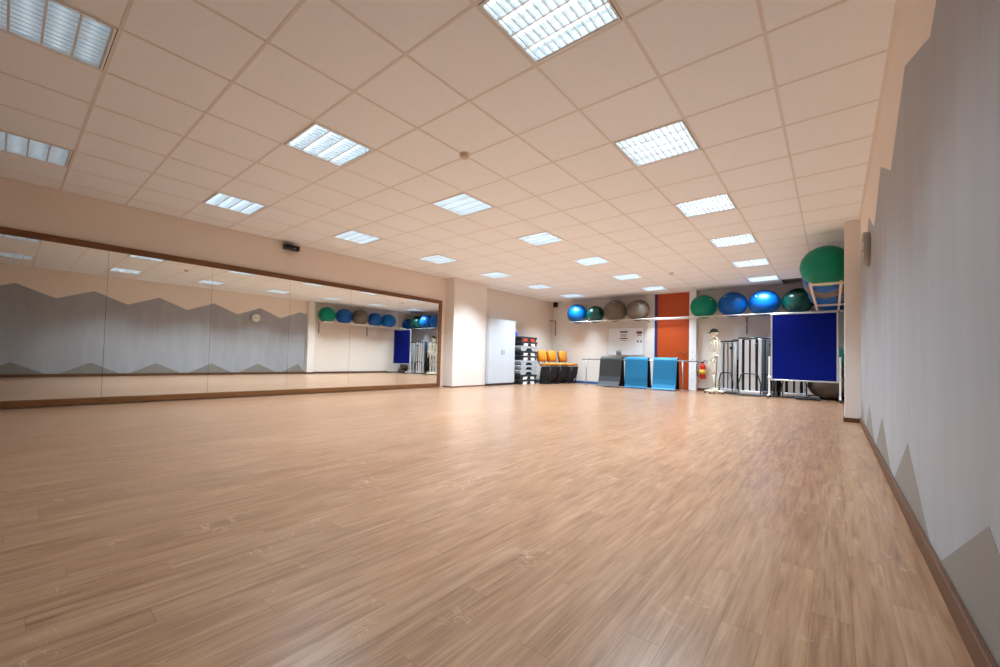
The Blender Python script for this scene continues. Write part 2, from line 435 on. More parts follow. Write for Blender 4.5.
for ci in LCOLS:
    for n, rj in enumerate(LROWS):
        x = GX+(ci+.5)*T; y = GY+(rj+.5)*T
        lev = ROW_LEVEL.get(rj, 1.0)
        lab = 'square louvred ceiling light, %s from the back wall in the %s' % (ORD[len(LROWS)-1-n], COLN[ci])
        t = thing('ceiling_light', lab, 'ceiling light', (x, y, H), 0, 'louvred ceiling lights')
        inst('frame', LP['frame'], t); inst('housing', LP['housing'], t)
        tk = 'tube' if lev > .5 else 'tubedim'
        for k in range(4): inst('tube', LP[tk], t, (0, (k-1.5)*.142, .062))
        for k in range(5): inst('louvre_blade', LP['blade'], t, (0, max(-.28, min(.28, (k-2)*.142)), 0))
        for k in range(11): inst('louvre_fin', LP['fin'], t, ((k-5)*.052, 0, 0))
        if lev > 0:
            ld = bpy.data.lights.new('tube_glow', 'AREA'); ld.shape = 'SQUARE'; ld.size = .56
            ld.energy = LAMP_W*lev; ld.color = LAMP_COL; ld.spread = LAMP_SPREAD
            lo = bpy.data.objects.new('tube_glow', ld); col.objects.link(lo); lo.parent = t; lo.location = (0, 0, -.006)

# ------------------------------------------------------------------ wall mirror
t = thing('wall_mirror', 'long wall mirror of wide panes in a brown wooden frame', 'mirror', (XL, 0, 0))
Y0m, Y1m = -1.555, 6.97; Zb, Zt = .10, 2.085
MB().box(0, .018, Y0m, Y1m, Zb, Zt).build('backing_board', M['void'], t)
nP = 7; pw = (Y1m-Y0m)/nP
for k in range(nP):
    MB().box(.019, .025, Y0m+k*pw+.0015, Y0m+(k+1)*pw-.0015, Zb+.001, Zt-.001).build('mirror_pane', M['mirror'], t)
MB().rbox(0, .045, Y0m-.085, Y1m+.095, .015, Zb, .006).build('frame_rail', M['frame'], t)
MB().rbox(0, .045, Y0m-.085, Y1m+.095, Zt, Zt+.085, .006).build('frame_rail', M['frame'], t)
MB().rbox(0, .045, Y1m, Y1m+.095, Zb, Zt, .006).build('frame_stile', M['frame'], t)
MB().rbox(0, .045, Y0m-.085, Y0m, Zb, Zt, .006).build('frame_stile', M['frame'], t)

# ------------------------------------------------------------------ doors and trims of the back wall
d = MB().box(-3.985, -3.10, YB-.035, YB-.002, 0.006, 2.035).build('door_1', M['orange']); struct(d, 'orange door with matching panel above')
MB().box(-3.985, -3.10, YB-.035, YB-.002, 2.045, H-.002).build('overpanel', M['orange'], d)
MB().box(-4.05, -3.988, YB-.075, YB, 0, H-.002).build('door_frame', M['bluef'], d)
MB().box(-3.097, -3.082, YB-.06, YB, 0, H-.002).build('door_frame', M['bluef'], d)
MB().tube([(-3.2, YB-.035, 1.05), (-3.2, YB-.085, 1.05), (-3.31, YB-.085, 1.05)], .009, 8).build('door_handle', M['chrome'], d)
tr = struct(MB().rbox(-3.08, -2.895, YB-.16, YB, 0, H-.002, .006).build('trim_1', M['white']), 'tall white post beside the orange door')
for z in (.28, .48, .86, 1.06):
    MB().lathe([(0, 0), (.014, 0), (.014, .004), (0, .004)], (0, 0, 0), 12, Matrix.Rotation(math.pi/2, 4, 'X')).build('screw_cap', M['greyplastic'], tr).location = (-2.985, YB-.16, z)
struct(MB().box(-4.30, -4.05, YB-.03, YB, 0, H-.002).build('trim_2', M['wallw']), 'shallow white pilaster left of the orange door')

# ------------------------------------------------------------------ ball racks
def ball_profile(R, m=26):
    pr = []
    for i in range(m+1):
        a = math.pi*i/m
        k = 1 + .0035*math.cos(14*a)*math.sin(a)          # faint moulded rings
        pr.append((R*math.sin(a)*k, -R*math.cos(a)*.965*k))
    return pr
def gym_ball(x, y, z, R, m, label, group, tilt=(0., 0., 0.)):
    o = MB().lathe(ball_profile(R), (0,0,0), 36).build('exercise_ball', M[m])
    o.location = (x, y, z); o.rotation_euler = tilt
    tag(o, label, 'exercise ball', group)
    v = MB().lathe([(0, .0), (.016, 0), (.016, .004), (.008, .008), (0, .008)], (0, 0, 0), 12).build('valve_plug', M['white'], o)
    a = math.radians(62); v.location = (0, -R*math.sin(a), R*.965*math.cos(a)-.002); v.rotation_euler = (a, 0, 0)
    return o
RZk = 1.995; rr = .014
CYb = 12.04; CXr = -.085; HW = .18
# rack on the back wall
t = thing('ball_rack', 'long white tube ball rack running across the back wall', 'rack', (0, 0, 0))
MB().tube([(-6.62, CYb-HW, RZk), (-.30, CYb-HW, RZk)], rr, 10).build('front_rail', M['rail'], t)
MB().tube([(-6.62, CYb+HW, RZk), (-.02, CYb+HW, RZk)], rr, 10).build('rear_rail', M['rail'], t)
for x in (-6.12, -5.47, -4.0, -3.1, -2.33, -1.65, -.97):
    MB().tube([(x, CYb-HW, RZk), (x, CYb+HW, RZk)], .010, 8).build('cross_bar', M['rail'], t)
for x in (-4.22, -1.72):
    b = MB().box(x-.012, x+.012, CYb-.16, YB-.004, RZk-.036, RZk-.014).build('bracket_arm', M['brass'], t)
    MB().box(x-.014, x+.014, YB-.022, YB, RZk-.45, RZk-.02).build('bracket_leg', M['brass'], b)
    MB().tube([(x, CYb-.02, RZk-.03), (x, YB-.012, RZk-.25)], .006, 6).build('brace', M['rail'], b)
# rack on the right wall of the niche
t = thing('ball_rack', 'beige ladder-like ball rack on the niche wall behind the wall return', 'rack', (0, 0, 0))
Ys, Ye = 7.80, 11.72
MB().box(CXr-HW-.016, CXr-HW+.016, Ys, Ye, RZk-.016, RZk+.016).build('front_rail', M['railwood'], t)
MB().box(CXr+HW-.016, CXr+HW+.016, Ys, Ye, RZk-.016, RZk+.016).build('rear_rail', M['railwood'], t)
for y in (Ys+.016, 10.535, 11.70):
    MB().box(CXr-HW, XR, y-.016, y+.016, RZk-.034, RZk-.002).build('cross_bar', M['railwood'], t)
for y in (7.90, 10.05):
    MB().box(XR-.022, XR, y-.014, y+.014, RZk-.42, RZk-.03).build('bracket_leg', M['gunmetal'], t)
def zc(R): return RZk + math.sqrt(max(.01, (R+rr)**2-HW**2)) - .006
G1 = 'exercise balls on the wall racks'
for (x, R, m, lab) in (
    (-6.44, .325, 'b_blue', 'blue exercise ball at the left end of the back wall rack'),
    (-5.80, .285, 'b_dgreen', 'small dark green exercise ball between a blue and a grey ball'),
    (-5.14, .345, 'b_taupe', 'larger grey-brown exercise ball above the whiteboard'),
    (-4.44, .330, 'b_taupe', 'grey-brown exercise ball just left of the orange door'),
    (-2.67, .325, 'b_green', 'matt green exercise ball just right of the orange door'),
    (-1.99, .335, 'b_navy', 'blue exercise ball above the skeleton, next to the matt green ball'),
    (-1.31, .335, 'b_navy', 'blue exercise ball just left of the shiny dark green ball'),
    (-.63, .325, 'b_dgreen', 'shiny dark green exercise ball above the blue pinboard'),
    (.0, .280, 'b_navy', 'blue exercise ball in the far corner, seen in the mirror')):
    y = CYb
    gym_ball(x, y, zc(R), R, m, lab, G1, (random.uniform(-.3,.3), random.uniform(-.3,.3), random.uniform(0,6)))
for (y, R, m, lab) in (
    (8.02, .318, 'b_green', 'large green exercise ball nearest the camera, beside the cream wall return'),
    (8.74, .325, 'b_navy', 'blue exercise ball right behind the large green ball'),
    (9.47, .345, 'b_taupe', 'grey-brown exercise ball between blue balls on the niche rack'),
    (10.19, .315, 'b_navy', 'blue exercise ball second from the far end of the niche rack'),
    (10.88, .318, 'b_blue', 'blue exercise ball at the far end of the niche rack')):
    gym_ball(CXr, y, zc(R)+.012, R, m, lab, G1, (random.uniform(-.3,.3), random.uniform(-.3,.3), random.uniform(0,6)))
# unused bracket at the far left of the back wall
t = thing('shelf_bracket', 'empty bronze shelf bracket near the far left corner', 'bracket', (-7.47, YB, 1.60))
MB().box(-.016, .016, -.024, 0, 0, .49).build('bracket_leg', M['brass'], t)
MB().box(-.016, .016, -.40, 0, .49, .515).build('bracket_arm', M['brass'], t)

# ------------------------------------------------------------------ blue pinboard on legs
bx0, bx1, bY, bz0, bz1 = -1.10, .092, 11.33, .402, 1.935
t = thing('pinboard', 'tall blue felt pinboard in an aluminium frame on castor legs', 'pinboard', ((bx0+bx1)/2, bY, 0))
cx_ = (bx1-bx0)/2
MB().box(-cx_+.02, cx_-.02, -.010, .010, bz0+.02, bz1-.02).build('felt_panel', M['blueboard'], t)
fr_ = .032
for (a, b, c, d_) in ((-cx_, cx_, bz0, bz0+fr_), (-cx_, cx_, bz1-fr_, bz1), (-cx_, -cx_+fr_, bz0+fr_, bz1-fr_), (cx_-fr_, cx_, bz0+fr_, bz1-fr_)):
    MB().rbox(a, b, -.016, .016, c, d_, .004).build('frame_bar', M['alu'], t)
for s in (-1, 1):
    x = s*(cx_+.025)
    MB().rbox(x-.017, x+.017, -.015, .015, .06, .95, .004).build('leg', M['white'], t)
    MB().rbox(x-.03, x+.03, -.022, .022, .45, .49, .004).build('clamp', M['alu'], t)
    f_ = MB().rbox(x-.017, x+.017, -.26, .26, .055, .085, .004).build('foot', M['white'], t)
    for yy in (-.23, .23):
        c_ = MB().box(x-.012, x+.012, yy-.012, yy+.012, .04, .056).build('castor', M['gunmetal'], t)
        MB().lathe([(0, -.011), (.024, -.011), (.026, -.006), (.026, .006), (.024, .011), (0, .011)], (x, yy, .0262), 14, Matrix.Rotation(math.pi/2, 4, 'Y')).build('wheel', M['black'], c_)

# ------------------------------------------------------------------ barre with mats
t = thing('barre', 'low steel barre on posts standing along the back wall', 'rail', (0, 11.62, 0))
BZ = .80
MB().tube([(-6.02, 0, BZ), (-2.70, 0, BZ)], .020, 12).build('hand_rail', M['steelgrey'], t)
for x in (-5.87, -4.02, -3.07):
    p = MB().tube([(x, 0, .008), (x, 0, BZ-.015)], .017, 12).build('post', M['steelgrey'], t)
    MB().lathe([(0, 0), (.06, 0), (.06, .008), (.02, .014), (0, .014)], (x, 0, 0), 18).build('floor_flange', M['steelgrey'], p)
def mat_profile(off, flare):
    # centre line of a mat thrown over the rail, offset outwards by off
    pts = []
    R0 = .062+off
    front = [(-.17-flare, .018), (-.125-flare*.6, .06), (-.10-flare*.25, .15), (-.088, .30), (-.078, .50), (-.068, .70)]
    back = [(.085, .70), (.120, .50), (.160, .30), (.205, .12), (.235, .02)]
    for (y, z) in front: pts.append((y-off*.96, z+off*.25))
    for k in range(9):
        a = math.pi*(1-k/8); pts.append((math.cos(a)*R0, .795+math.sin(a)*R0))
    for (y, z) in back: pts.append((y+off*.96, z+off*.2))
    return pts
def mat_layer(x0, x1, o0, o1, flare, skew):
    a = mat_profile(o0, flare); b = mat_profile(o1, flare); n = len(a); mb = MB(); vs = []
    for (x, sgn) in ((x0, -1), (x1, 1)):
        for q in a: vs.append((x-skew*(1-min(1, q[1]/.86)), q[0], q[1]))
        for q in b: vs.append((x-skew*(1-min(1, q[1]/.86)), q[0], q[1]))
    N = 2*n; fs = []
    for i in range(n-1):
        fs += [(i, i+1, n+i+1, n+i), (N+i, N+n+i, N+n+i+1, N+i+1), (i, N+i, N+i+1, i+1), (n+i, n+i+1, N+n+i+1, N+n+i)]
    fs += [(0, n, N+n, N), (n-1, N+n-1, N+2*n-1, 2*n-1)]
    return mb.add(vs, fs)
for (x0, x1, m, fl, sk, lab) in (
    (-5.37, -4.71, 'matgrey', .10, .03, 'charcoal exercise mat hung over the barre'),
    (-4.60, -3.96, 'matblue', -.06, .0, 'blue exercise mat on the barre between the charcoal and other blue mat'),
    (-3.80, -3.19, 'matblue', .03, .02, 'blue exercise mat on the barre in front of the orange door')):
    t = thing('exercise_mat', lab, 'exercise mat', (0, 11.62, 0), 0, 'mats on the barre')
    mat_layer(x0, x1, .0, .016, fl, sk).build('mat_underside', M['matunder'], t)
    mat_layer(x0, x1, .0165, .030, fl, sk).build('mat_top', M[m], t)

# ------------------------------------------------------------------ whiteboard
t = thing('whiteboard', 'white magnetic board with notes on the back wall', 'whiteboard', (-4.95, YB, .955))
MB().box(-.565, .565, -.016, 0, 0, .85).build('panel', M['white'], t)
for (a, b, c, d_) in ((-.575, .575, -.01, .008), (-.575, .575, .842, .86), (-.575, -.56, .008, .842), (.56, .575, .008, .842)):
    MB().box(a, b, -.022, 0, c, d_).build('frame_bar', M['alu'], t)
MB().box(-.40, .10, -.075, -.016, -.004, .006).build('pen_tray', M['alu'], t)
def note(x, z, w_, h_, lines, label, m='ink'):
    s_ = thing('paper_note', label, 'paper note', (-4.95+x, YB-.0165, .955+z))
    MB().box(-w_/2, w_/2, -.001, 0, -h_/2, h_/2).build('sheet', M['paper'], s_)
    for (lx, lz, lw, lh) in lines:
        MB().box(lx-lw/2, lx+lw/2, -.0016, -.0009, lz-lh/2, lz+lh/2).build('print_line', M[m], s_)
note(-.06, .60, .30, .42, [(0, .12, .24, .045), (0, .045, .18, .012), (0, .01, .20, .012), (0, -.03, .16, .012), (0, -.085, .25, .03), (0, -.14, .18, .012)], 'white sheet with dark heading bars in the middle of the whiteboard')
note(.43, .66, .21, .22, [(0, .03, .17, .07), (0, -.045, .12, .03)], 'small sheet with a maroon heading at the whiteboard top right', 'inkm')
for k, x in enumerate((.385, .485)):
    o = MB().lathe([(0, 0), (.026, 0), (.026, .012), (.02, .016), (0, .016)], (0, 0, 0), 14, Matrix.Rotation(math.pi/2, 4, 'X')).build('board_magnet', M['ink']); o.location = (-4.95+x, YB-.016, .955+.42)
    tag(o, ('left', 'right')[k]+' one of two dark round magnets on the whiteboard', 'magnet', 'whiteboard magnets')
for k, (x, h_) in enumerate(((-.265, .12), (-.225, .15), (-.19, .10), (-.15, .14))):
    o = MB().lathe([(0, 0), (.011, 0), (.011, h_*.7), (.0085, h_*.72), (.0085, h_), (0, h_)], (0, 0, 0), 10).build('marker_pen', M['ink' if k % 2 else 'bluef'])
    o.location = (-4.95+x, YB-.045, .955+.0065)
    tag(o, ('first', 'second', 'third', 'fourth')[k]+' marker pen from the left on the whiteboard tray', 'marker', 'marker pens on the tray')

# ------------------------------------------------------------------ white cabinet
t = thing('storage_cabinet', 'tall white two-door cabinet beside the white pier', 'cabinet', (XL+.012, 8.485, 0))
cw, cdp, chh = 1.19, .40, 1.845
MB().box(.0, cdp-.02, 0, cw, .06, chh).build('carcass', M['cab'], t)
MB().box(.02, cdp-.05, .02, cw-.02, 0, .06).build('plinth', M['gunmetal'], t)
MB().rbox(-.0, cdp+.004, -.003, cw+.003, chh, chh+.018, .003).build('top_board', M['cab'], t)
for (a, b, hy) in ((.003, cw/2-.0015, cw/2-.05), (cw/2+.0015, cw-.003, cw/2+.05)):
    d_ = MB().rbox(cdp-.019, cdp, a, b, .065, chh-.004, .0015).build('door', M['cab'], t)
    MB().tube([(cdp, hy, .88), (cdp+.025, hy, .88), (cdp+.025, hy, .98), (cdp, hy, .98)], .006, 6).build('handle', M['gunmetal'], d_)

# ------------------------------------------------------------------ stack of aerobic steps
stx0, stx1, sty0, sty1, sh = -7.47, -7.06, 9.80, 10.66, .1425
kinds = ['dw', 'dw', 'g', 'g', 'g', 'dw', 'dw', 'g', 'dw', 'r']         # bottom to top
for k, kd in enumerate(kinds):
    z = k*sh
    body = M['stepgrey'] if kd == 'g' else M['stepdark']
    leg = {'g': M['stepgrey'], 'dw': M['white'], 'r': M['redor']}[kd]
    lab = {'g': 'light grey aerobic step', 'dw': 'charcoal aerobic step with white feet', 'r': 'charcoal aerobic step with orange-red feet'}[kd]
    pos = 'at the top of the stack' if k == 9 else ('at the bottom of the stack' if k == 0 else ORD[k]+' from the floor in the stack')
    t = thing('aerobic_step', lab+', '+pos, 'aerobic step', (stx0, sty0, z), 0, 'stacked aerobic steps')
    Lx, Ly = stx1-stx0, sty1-sty0; jx = random.uniform(-.012, .012)
    MB().prism([(.02, .085), (Ly-.02, .085), (Ly, .105), (Ly, .125), (Ly-.012, .1415), (.012, .1415), (0, .125), (0, .105)], jx, Lx+jx, 'x').build('platform', body, t)
    for sd in (0, 1):
        if kd == 'g': q = [(.05, .0005), (.24, .0005), (.33, .086), (.0, .086)]
        else: q = [(.13, .0005), (.31, .0005), (.37, .086), (.15, .086)]
        if sd: q = [(Ly-y_, z_) for (y_, z_) in q]
        MB().prism(q, jx+.02, Lx+jx-.004, 'x').build('foot_block', leg, t)
    MB().box(jx+.05, Lx+jx-.012, .03, Ly-.03, .012, .0855).build('core', M['black'] if kd == 'g' else M['stepdark'], t)
t = thing('drink_bottle', 'small blue plastic bottle on top of the step stack', 'bottle', (-7.33, 9.90, 10*sh))
MB().lathe([(0, 0), (.045, 0), (.048, .01), (.048, .12), (.03, .15), (.02, .165), (0, .165)], (0,0,0), 16).build('bottle_body', M['bottleblue'], t)
MB().lathe([(0, .165), (.022, .165), (.022, .19), (0, .19)], (0,0,0), 14).build('bottle_cap', M['white'], t)

# ------------------------------------------------------------------ amber chairs along the left wall
def chair(x, y, lab):
    t = thing('padded_chair', lab, 'chair', (x, y, 0), 0, 'amber chairs by the left wall')   # faces +X
    Mb = Matrix.Translation((-.02, 0, .69)) @ Matrix.Rotation(math.radians(-10), 4, 'Y')
    MB().rbox(-.065, .065, -.215, .215, 0, .365, .045, Mb, True).build('backrest', M['amber'], t)
    MB().rbox(-.084, -.066, -.19, .19, .01, .33, .006, Mb).build('back_shell', M['black'], t)
    Ms = Matrix.Translation((.24, 0, .565)) @ Matrix.Rotation(math.radians(-3), 4, 'Y')
    MB().rbox(-.21, .18, -.20, .20, 0, .085, .03, Ms, True).build('seat', M['amber'], t)
    MB().prism([(-.02, .02), (.22, .02), (.40, .30), (.43, .555), (.06, .535)], -.185, .185, 'y').build('base_body', M['blackfab'], t)
    for s in (-1, 1):
        MB().tube([(-.10, s*.17, .86), (-.06, s*.17, .64), (.08, s*.17, .50)], .014, 8).build('back_upright', M['black'], t)
        MB().tube([(.06, s*.2, .50), (.0, s*.2, .016)], [.02, .016], 8).build('leg', M['black'], t)
        MB().tube([(.40, s*.2, .54), (.32, s*.2, .016)], [.02, .016], 8).build('leg', M['black'], t)
        MB().tube([(-.01, s*.2, .016), (.33, s*.2, .016)], .0155, 8).build('runner', M['black'], t)
    return t
for (x, y, lab) in ((-7.03, 10.98, 'amber padded chair nearest the stack of steps'), (-6.97, 11.46, 'middle one of the three amber padded chairs'), (-6.86, 11.97, 'amber padded chair in the far left corner')):
    chair(x, y, lab)

# ------------------------------------------------------------------ skeleton model with cap
def skeleton(X, Y):
    t = thing('anatomical_skeleton', 'life-size plastic skeleton standing on a white castor base', 'skeleton model', (X, Y, 0), math.radians(90))
    # local: +Y is forward (turned to face the left), X lateral
    base = MB()
    for k in range(5):
        a = 2*math.pi*k/5+math.pi/2
        base.tube([(0, -.02, .065), (.24*math.cos(a), -.02+.24*math.sin(a), .060)], [.028, .022], 8)
    base.lathe([(0, .04), (.07, .04), (.07, .09), (.03, .12), (0, .12)], (0, -.02, 0), 16)
    b = base.build('base', M['bone'], t)
    for k in range(5):
        a = 2*math.pi*k/5+math.pi/2
        MB().lathe([(0, -.012), (.022, -.012), (.024, 0), (.022, .012), (0, .012)], (.23*math.cos(a), -.02+.23*math.sin(a), .0245), 12, Matrix.Rotation(math.pi/2, 4, 'Y')).build('castor', M['black'], b)
    MB().tube([(0, -.02, .1), (0, -.06, .9), (0, -.07, .95)], .011, 8).build('stand_pole', M['gunmetal'], t)
    # skull
    sk = MB().ball((0, .01, 1.535), .072, .092, .085, 18, 12)
    sk.rbox(-.052, .052, .02, .105, 1.425, 1.505, .018, None, True)
    sk.ball((-.045, .06, 1.49), .022).ball((.045, .06, 1.49), .022)
    s_ = sk.build('skull', M['bone'], t)
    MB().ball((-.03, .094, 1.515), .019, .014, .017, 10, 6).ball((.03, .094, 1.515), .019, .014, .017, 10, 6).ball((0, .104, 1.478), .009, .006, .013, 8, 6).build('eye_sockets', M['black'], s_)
    jw = MB().tube([(-.05, .0, 1.46), (-.046, .03, 1.405), (-.02, .085, 1.392), (.02, .085, 1.392), (.046, .03, 1.405), (.05, .0, 1.46)], .013, 8).build('jaw', M['bone'], s_)
    th = MB()
    for k in range(8): th.box(-.032+k*.008, -.026+k*.008, .098, .106, 1.408, 1.43)
    th.build('teeth', M['bone'], s_)
    # spine, vertebrae
    sp = []
    for k in range(25):
        u = k/24; z = .90+u*.52
        y = -.045+.03*math.cos(u*5.2)-.035*math.sin(u*math.pi); sp.append((0, y, z))
    vb = MB()
    for p in sp: vb.ball(p, .021, .019, .0105, 8, 6).tube([p, (0, p[1]-.042, p[2]-.012)], [.008, .004], 5).tube([(-.03, p[1]-.012, p[2]), (.03, p[1]-.012, p[2])], .005, 5)
    vb.build('spine', M['bone'], t)
    # rib cage
    def spy(z): return min(sp, key=lambda q: abs(q[2]-z))[1]
    for k in range(11):
        z = 1.335-k*.031; wd = .07+.065*math.sin(min(1, (k+1.2)/7)*math.pi/2); dp = .075+.06*math.sin(min(1, (k+1)/7)*math.pi/2)
        drop = .05+.012*k; full = k < 7
        for s in (-1, 1):
            pts = []
            for q in range(13):
                a = math.pi*(q/12)*(1.0 if full else .78)
                pts.append((s*wd*math.sin(a)*1.05+s*.012, spy(z)+dp*(1-math.cos(a))*.83, z-drop*(q/12)+.012*math.sin(a*2)))
            MB().tube(pts, .0048, 6).build('rib', M['bone'], t)
    MB().tube([(0, .075, 1.30), (0, .10, 1.22), (0, .118, 1.12)], [.02, .014, .008], 8).build('sternum', M['bone'], t)
    for s in (-1, 1):
        MB().tube([(s*.015, .075, 1.315), (s*.08, .055, 1.335), (s*.155, -.01, 1.345)], .008, 8).build('clavicle', M['bone'], t)
        MB().add([(s*.06, -.075, 1.32), (s*.165, -.03, 1.345), (s*.10, -.085, 1.18), (s*.06, -.085, 1.32), (s*.165, -.042, 1.345), (s*.10, -.095, 1.18)],
                 [(0,1,2), (5,4,3), (0,3,4,1), (1,4,5,2), (2,5,3,0)]).build('scapula', M['bone'], t)
        MB().ball((s*.172, -.02, 1.325), .022).tube([(s*.172, -.02, 1.325), (s*.185, -.025, 1.18), (s*.19, -.03, 1.045)], [.015, .011, .018], 8).build('upper_arm', M['bone'], t)
        MB().tube([(s*.183, -.03, 1.04), (s*.20, .02, .92), (s*.195, .055, .80)], [.012, .008, .009], 8).tube([(s*.20, -.03, 1.04), (s*.215, .01, .92), (s*.21, .05, .80)], [.011, .008, .009], 8).build('forearm', M['bone'], t)
        hd = MB().ball((s*.202, .058, .785), .024, .014, .017, 10, 6)
        for f_ in range(5):
            oy = (f_-2)*.013; ln = (.075, .10, .108, .10, .082)[f_]
            if f_ == 0: pts = [(s*.195, .06, .785), (s*.19, .095, .755), (s*.19, .105, .725)]
            else: pts = [(s*.205, .06+oy*.6, .78), (s*.207, .066+oy, .78-.055), (s*.20, .075+oy, .78-.055-ln*.5), (s*.192, .074+oy, .78-.055-ln)]
            hd.tube(pts, .0048, 6)
        hd.build('hand', M['bone'], t)
        # pelvis half, leg
        MB().tube([(s*.02, -.06, .93), (s*.08, -.06, .965), (s*.13, -.01, .955), (s*.125, .04, .915), (s*.085, .04, .86), (s*.03, .06, .825), (s*.008, .06, .83)], [.02, .026, .018, .02, .026, .014, .012], 8)\
            .tube([(s*.085, .03, .86), (s*.075, -.03, .81), (s*.04, .02, .79), (s*.02, .055, .82)], [.02, .018, .014, .012], 8).build('pelvis', M['bone'], t)
        MB().ball((s*.095, .02, .855), .023).tube([(s*.095, .02, .855), (s*.145, .015, .835), (s*.135, .02, .77), (s*.105, .035, .60), (s*.09, .03, .485)], [.014, .018, .016, .013, .026], 8).build('thigh_bone', M['bone'], t)
        MB().ball((s*.09, .062, .485), .018, .009, .02, 8, 6).build('kneecap', M['bone'], t)
        MB().tube([(s*.09, .028, .465), (s*.088, .02, .43), (s*.088, .0, .16)], [.026, .015, .014], 8).tube([(s*.115, .0, .45), (s*.115, -.02, .30), (s*.108, -.01, .15)], .007, 6).build('shin_bone', M['bone'], t)
        ft = MB().ball((s*.09, -.01, .135), .024, .034, .024, 10, 6).ball((s*.09, -.05, .118), .02, .028, .02, 8, 6)
        for f_ in range(5): ft.tube([(s*.09, .0, .125), (s*(.072+f_*.011), .09, .108), (s*(.066+f_*.014), .15-f_*.008, .098)], [.010, .0065, .0055], 6)
        ft.build('foot', M['bone'], t)
    return t
skeleton(-2.30, 11.55)
c = thing('baseball_cap', 'black peaked cap on the head of the skeleton', 'cap', (-2.30, 11.55, 1.535), math.radians(90))
dome = []
for i in range(9):
    a = math.pi/2*i/8; dome.append((math.cos(a), math.sin(a)))
mb = MB().lathe([(q[0], q[1]) for q in dome], (0, .01, .012), 20, Matrix.Diagonal((.086, .106, .098)).to_4x4())
mb.build('crown', M['blackfab'], c)
vs_ = []; fs_ = []
for lay in (0, .006):
    for i in range(9):
        a = math.pi*(.12+.76*i/8)
        vs_.append((.084*math.cos(a), .01+.10*math.sin(a), .02+lay)); vs_.append((.080*math.cos(a), .02+.155*math.sin(a), -.004+.012*math.sin(a)+lay))
for i in range(8):
    a = 2*i; fs_ += [(a, a+1, a+3, a+2), (18+a, 18+a+2, 18+a+3, 18+a+1), (a+1, 18+a+1, 18+a+3, a+3), (a, a+2, 18+a+2, 18+a)]
MB().add(vs_, fs_, True).build('peak', M['blackfab'], c)
MB().ball((0, .01, .112), .008, None, .004, 8, 4).build('button', M['blackfab'], c)

# ------------------------------------------------------------------ folded treadmills and mini trampolines
def treadmill(x, y, rz, hgt, lab, sm='silver'):
    t = thing('folded_treadmill', lab, 'treadmill', (x, y, 0), rz, 'folded treadmills in the niche')   # deck faces -Y
    w2 = .20
    for s in (-1, 1):
        MB().rbox(s*w2-.032, s*w2+.032, -.035, .035, .10, hgt-.02, .008).build('side_rail', M[sm], t)
        MB().rbox(s*.065-.045, s*.065+.045, -.022, .0, .12, hgt-.05, .004).build('deck_slat', M[sm], t)
        MB().lathe([(0, -.02), (.045, -.02), (.05, -.012), (.05, .012), (.045, .02), (0, .02)], (s*.16, .02, .052), 16, Matrix.Rotation(math.pi/2, 4, 'Y')).build('wheel', M['black'], t)
    MB().box(-w2+.03, w2-.03, .002, .022, .11, hgt-.04).build('running_belt', M['blackfab'], t)
    MB().tube([(-w2-.045, -.0, hgt), (w2+.045, -.0, hgt)], .020, 10).build('top_roller', M['black'], t)
    kb = MB().lathe([(0, 0), (.032, 0), (.036, .01), (.036, .03), (.026, .04), (0, .04)], (0, 0, 0), 14, Matrix.Rotation(math.pi/2, 4, 'X')).build('tension_knob', M['black'], t); kb.location = (w2-.06, -.035, hgt-.17)
    MB().rbox(-w2-.05, w2+.05, -.07, .05, .055, .125, .012).build('front_cover', M[sm], t)
    MB().rbox(-w2-.06, w2+.06, -.08, .075, .012, .054, .008).build('base_plate', M['gunmetal'], t)
    MB().tube([(-w2-.02, -.072, .06), (-w2-.03, -.076, .30), (-w2+.03, -.076, .50), (-w2+.08, -.076, .53), (w2-.08, -.076, .53), (w2-.03, -.076, .50), (w2+.03, -.076, .30), (w2+.02, -.072, .06)], .013, 8).build('handlebar', M['black'], t)
    return t
def trampoline(x, y, rz, R, lab, lean=6):
    t = thing('mini_trampoline', lab, 'trampoline', (x, y, 0), rz, 'mini trampolines in the niche')
    Mt = Matrix.Rotation(math.radians(-lean), 4, 'X') @ Matrix.Translation((0, 0, R+.022))
    ring = [Mt @ Vector((R*math.cos(2*math.pi*k/28), 0, R*math.sin(2*math.pi*k/28))) for k in range(28)]
    MB().tube(ring, .019, 8, closed=True).build('frame_ring', M['black'], t)
    MB().lathe([(0, -.004), (R-.08, -.004), (R-.08, .004), (0, .004)], (0,0,0), 28, Mt @ Matrix.Rotation(math.pi/2, 4, 'X')).build('jump_mat', M['blackfab'], t)
    MB().lathe([(R-.10, .006), (R-.015, .012), (R-.015, .016), (R-.10, .010)], (0,0,0), 28, Mt @ Matrix.Rotation(math.pi/2, 4, 'X')).build('pad_ring', M['blackfab'], t)
    for k in range(6):
        a = math.pi*2*k/6+.4
        p = Vector((R*.98*math.cos(a), 0, R*.98*math.sin(a)))
        MB().tube([Mt @ p, Mt @ (p+Vector((0, .022, 0)))], .014, 8).build('leg', M['gunmetal'], t)
    return t
aT = -math.radians(38)
treadmill(-2.05, 11.90, aT, 1.33, 'folded silver treadmill right behind the skeleton')
trampoline(-1.935, 12.03, aT, .42, 'black mini trampoline on edge between the two left treadmills', 0)
treadmill(-1.80, 11.99, aT, 1.37, 'folded silver treadmill second from the skeleton')
treadmill(-1.53, 11.52, 0, 1.39, 'folded silver treadmill standing square to the room')
trampoline(-1.28, 12.14, -math.radians(35), .46, 'black mini trampoline on edge beside the blue pinboard', 0)
treadmill(-1.25, 11.79, -math.radians(20), 1.40, 'folded dark treadmill beside the left leg of the pinboard', 'gunmetal')
treadmill(-.69, 11.72, math.radians(8), 1.38, 'folded silver treadmill hidden behind the blue pinboard')
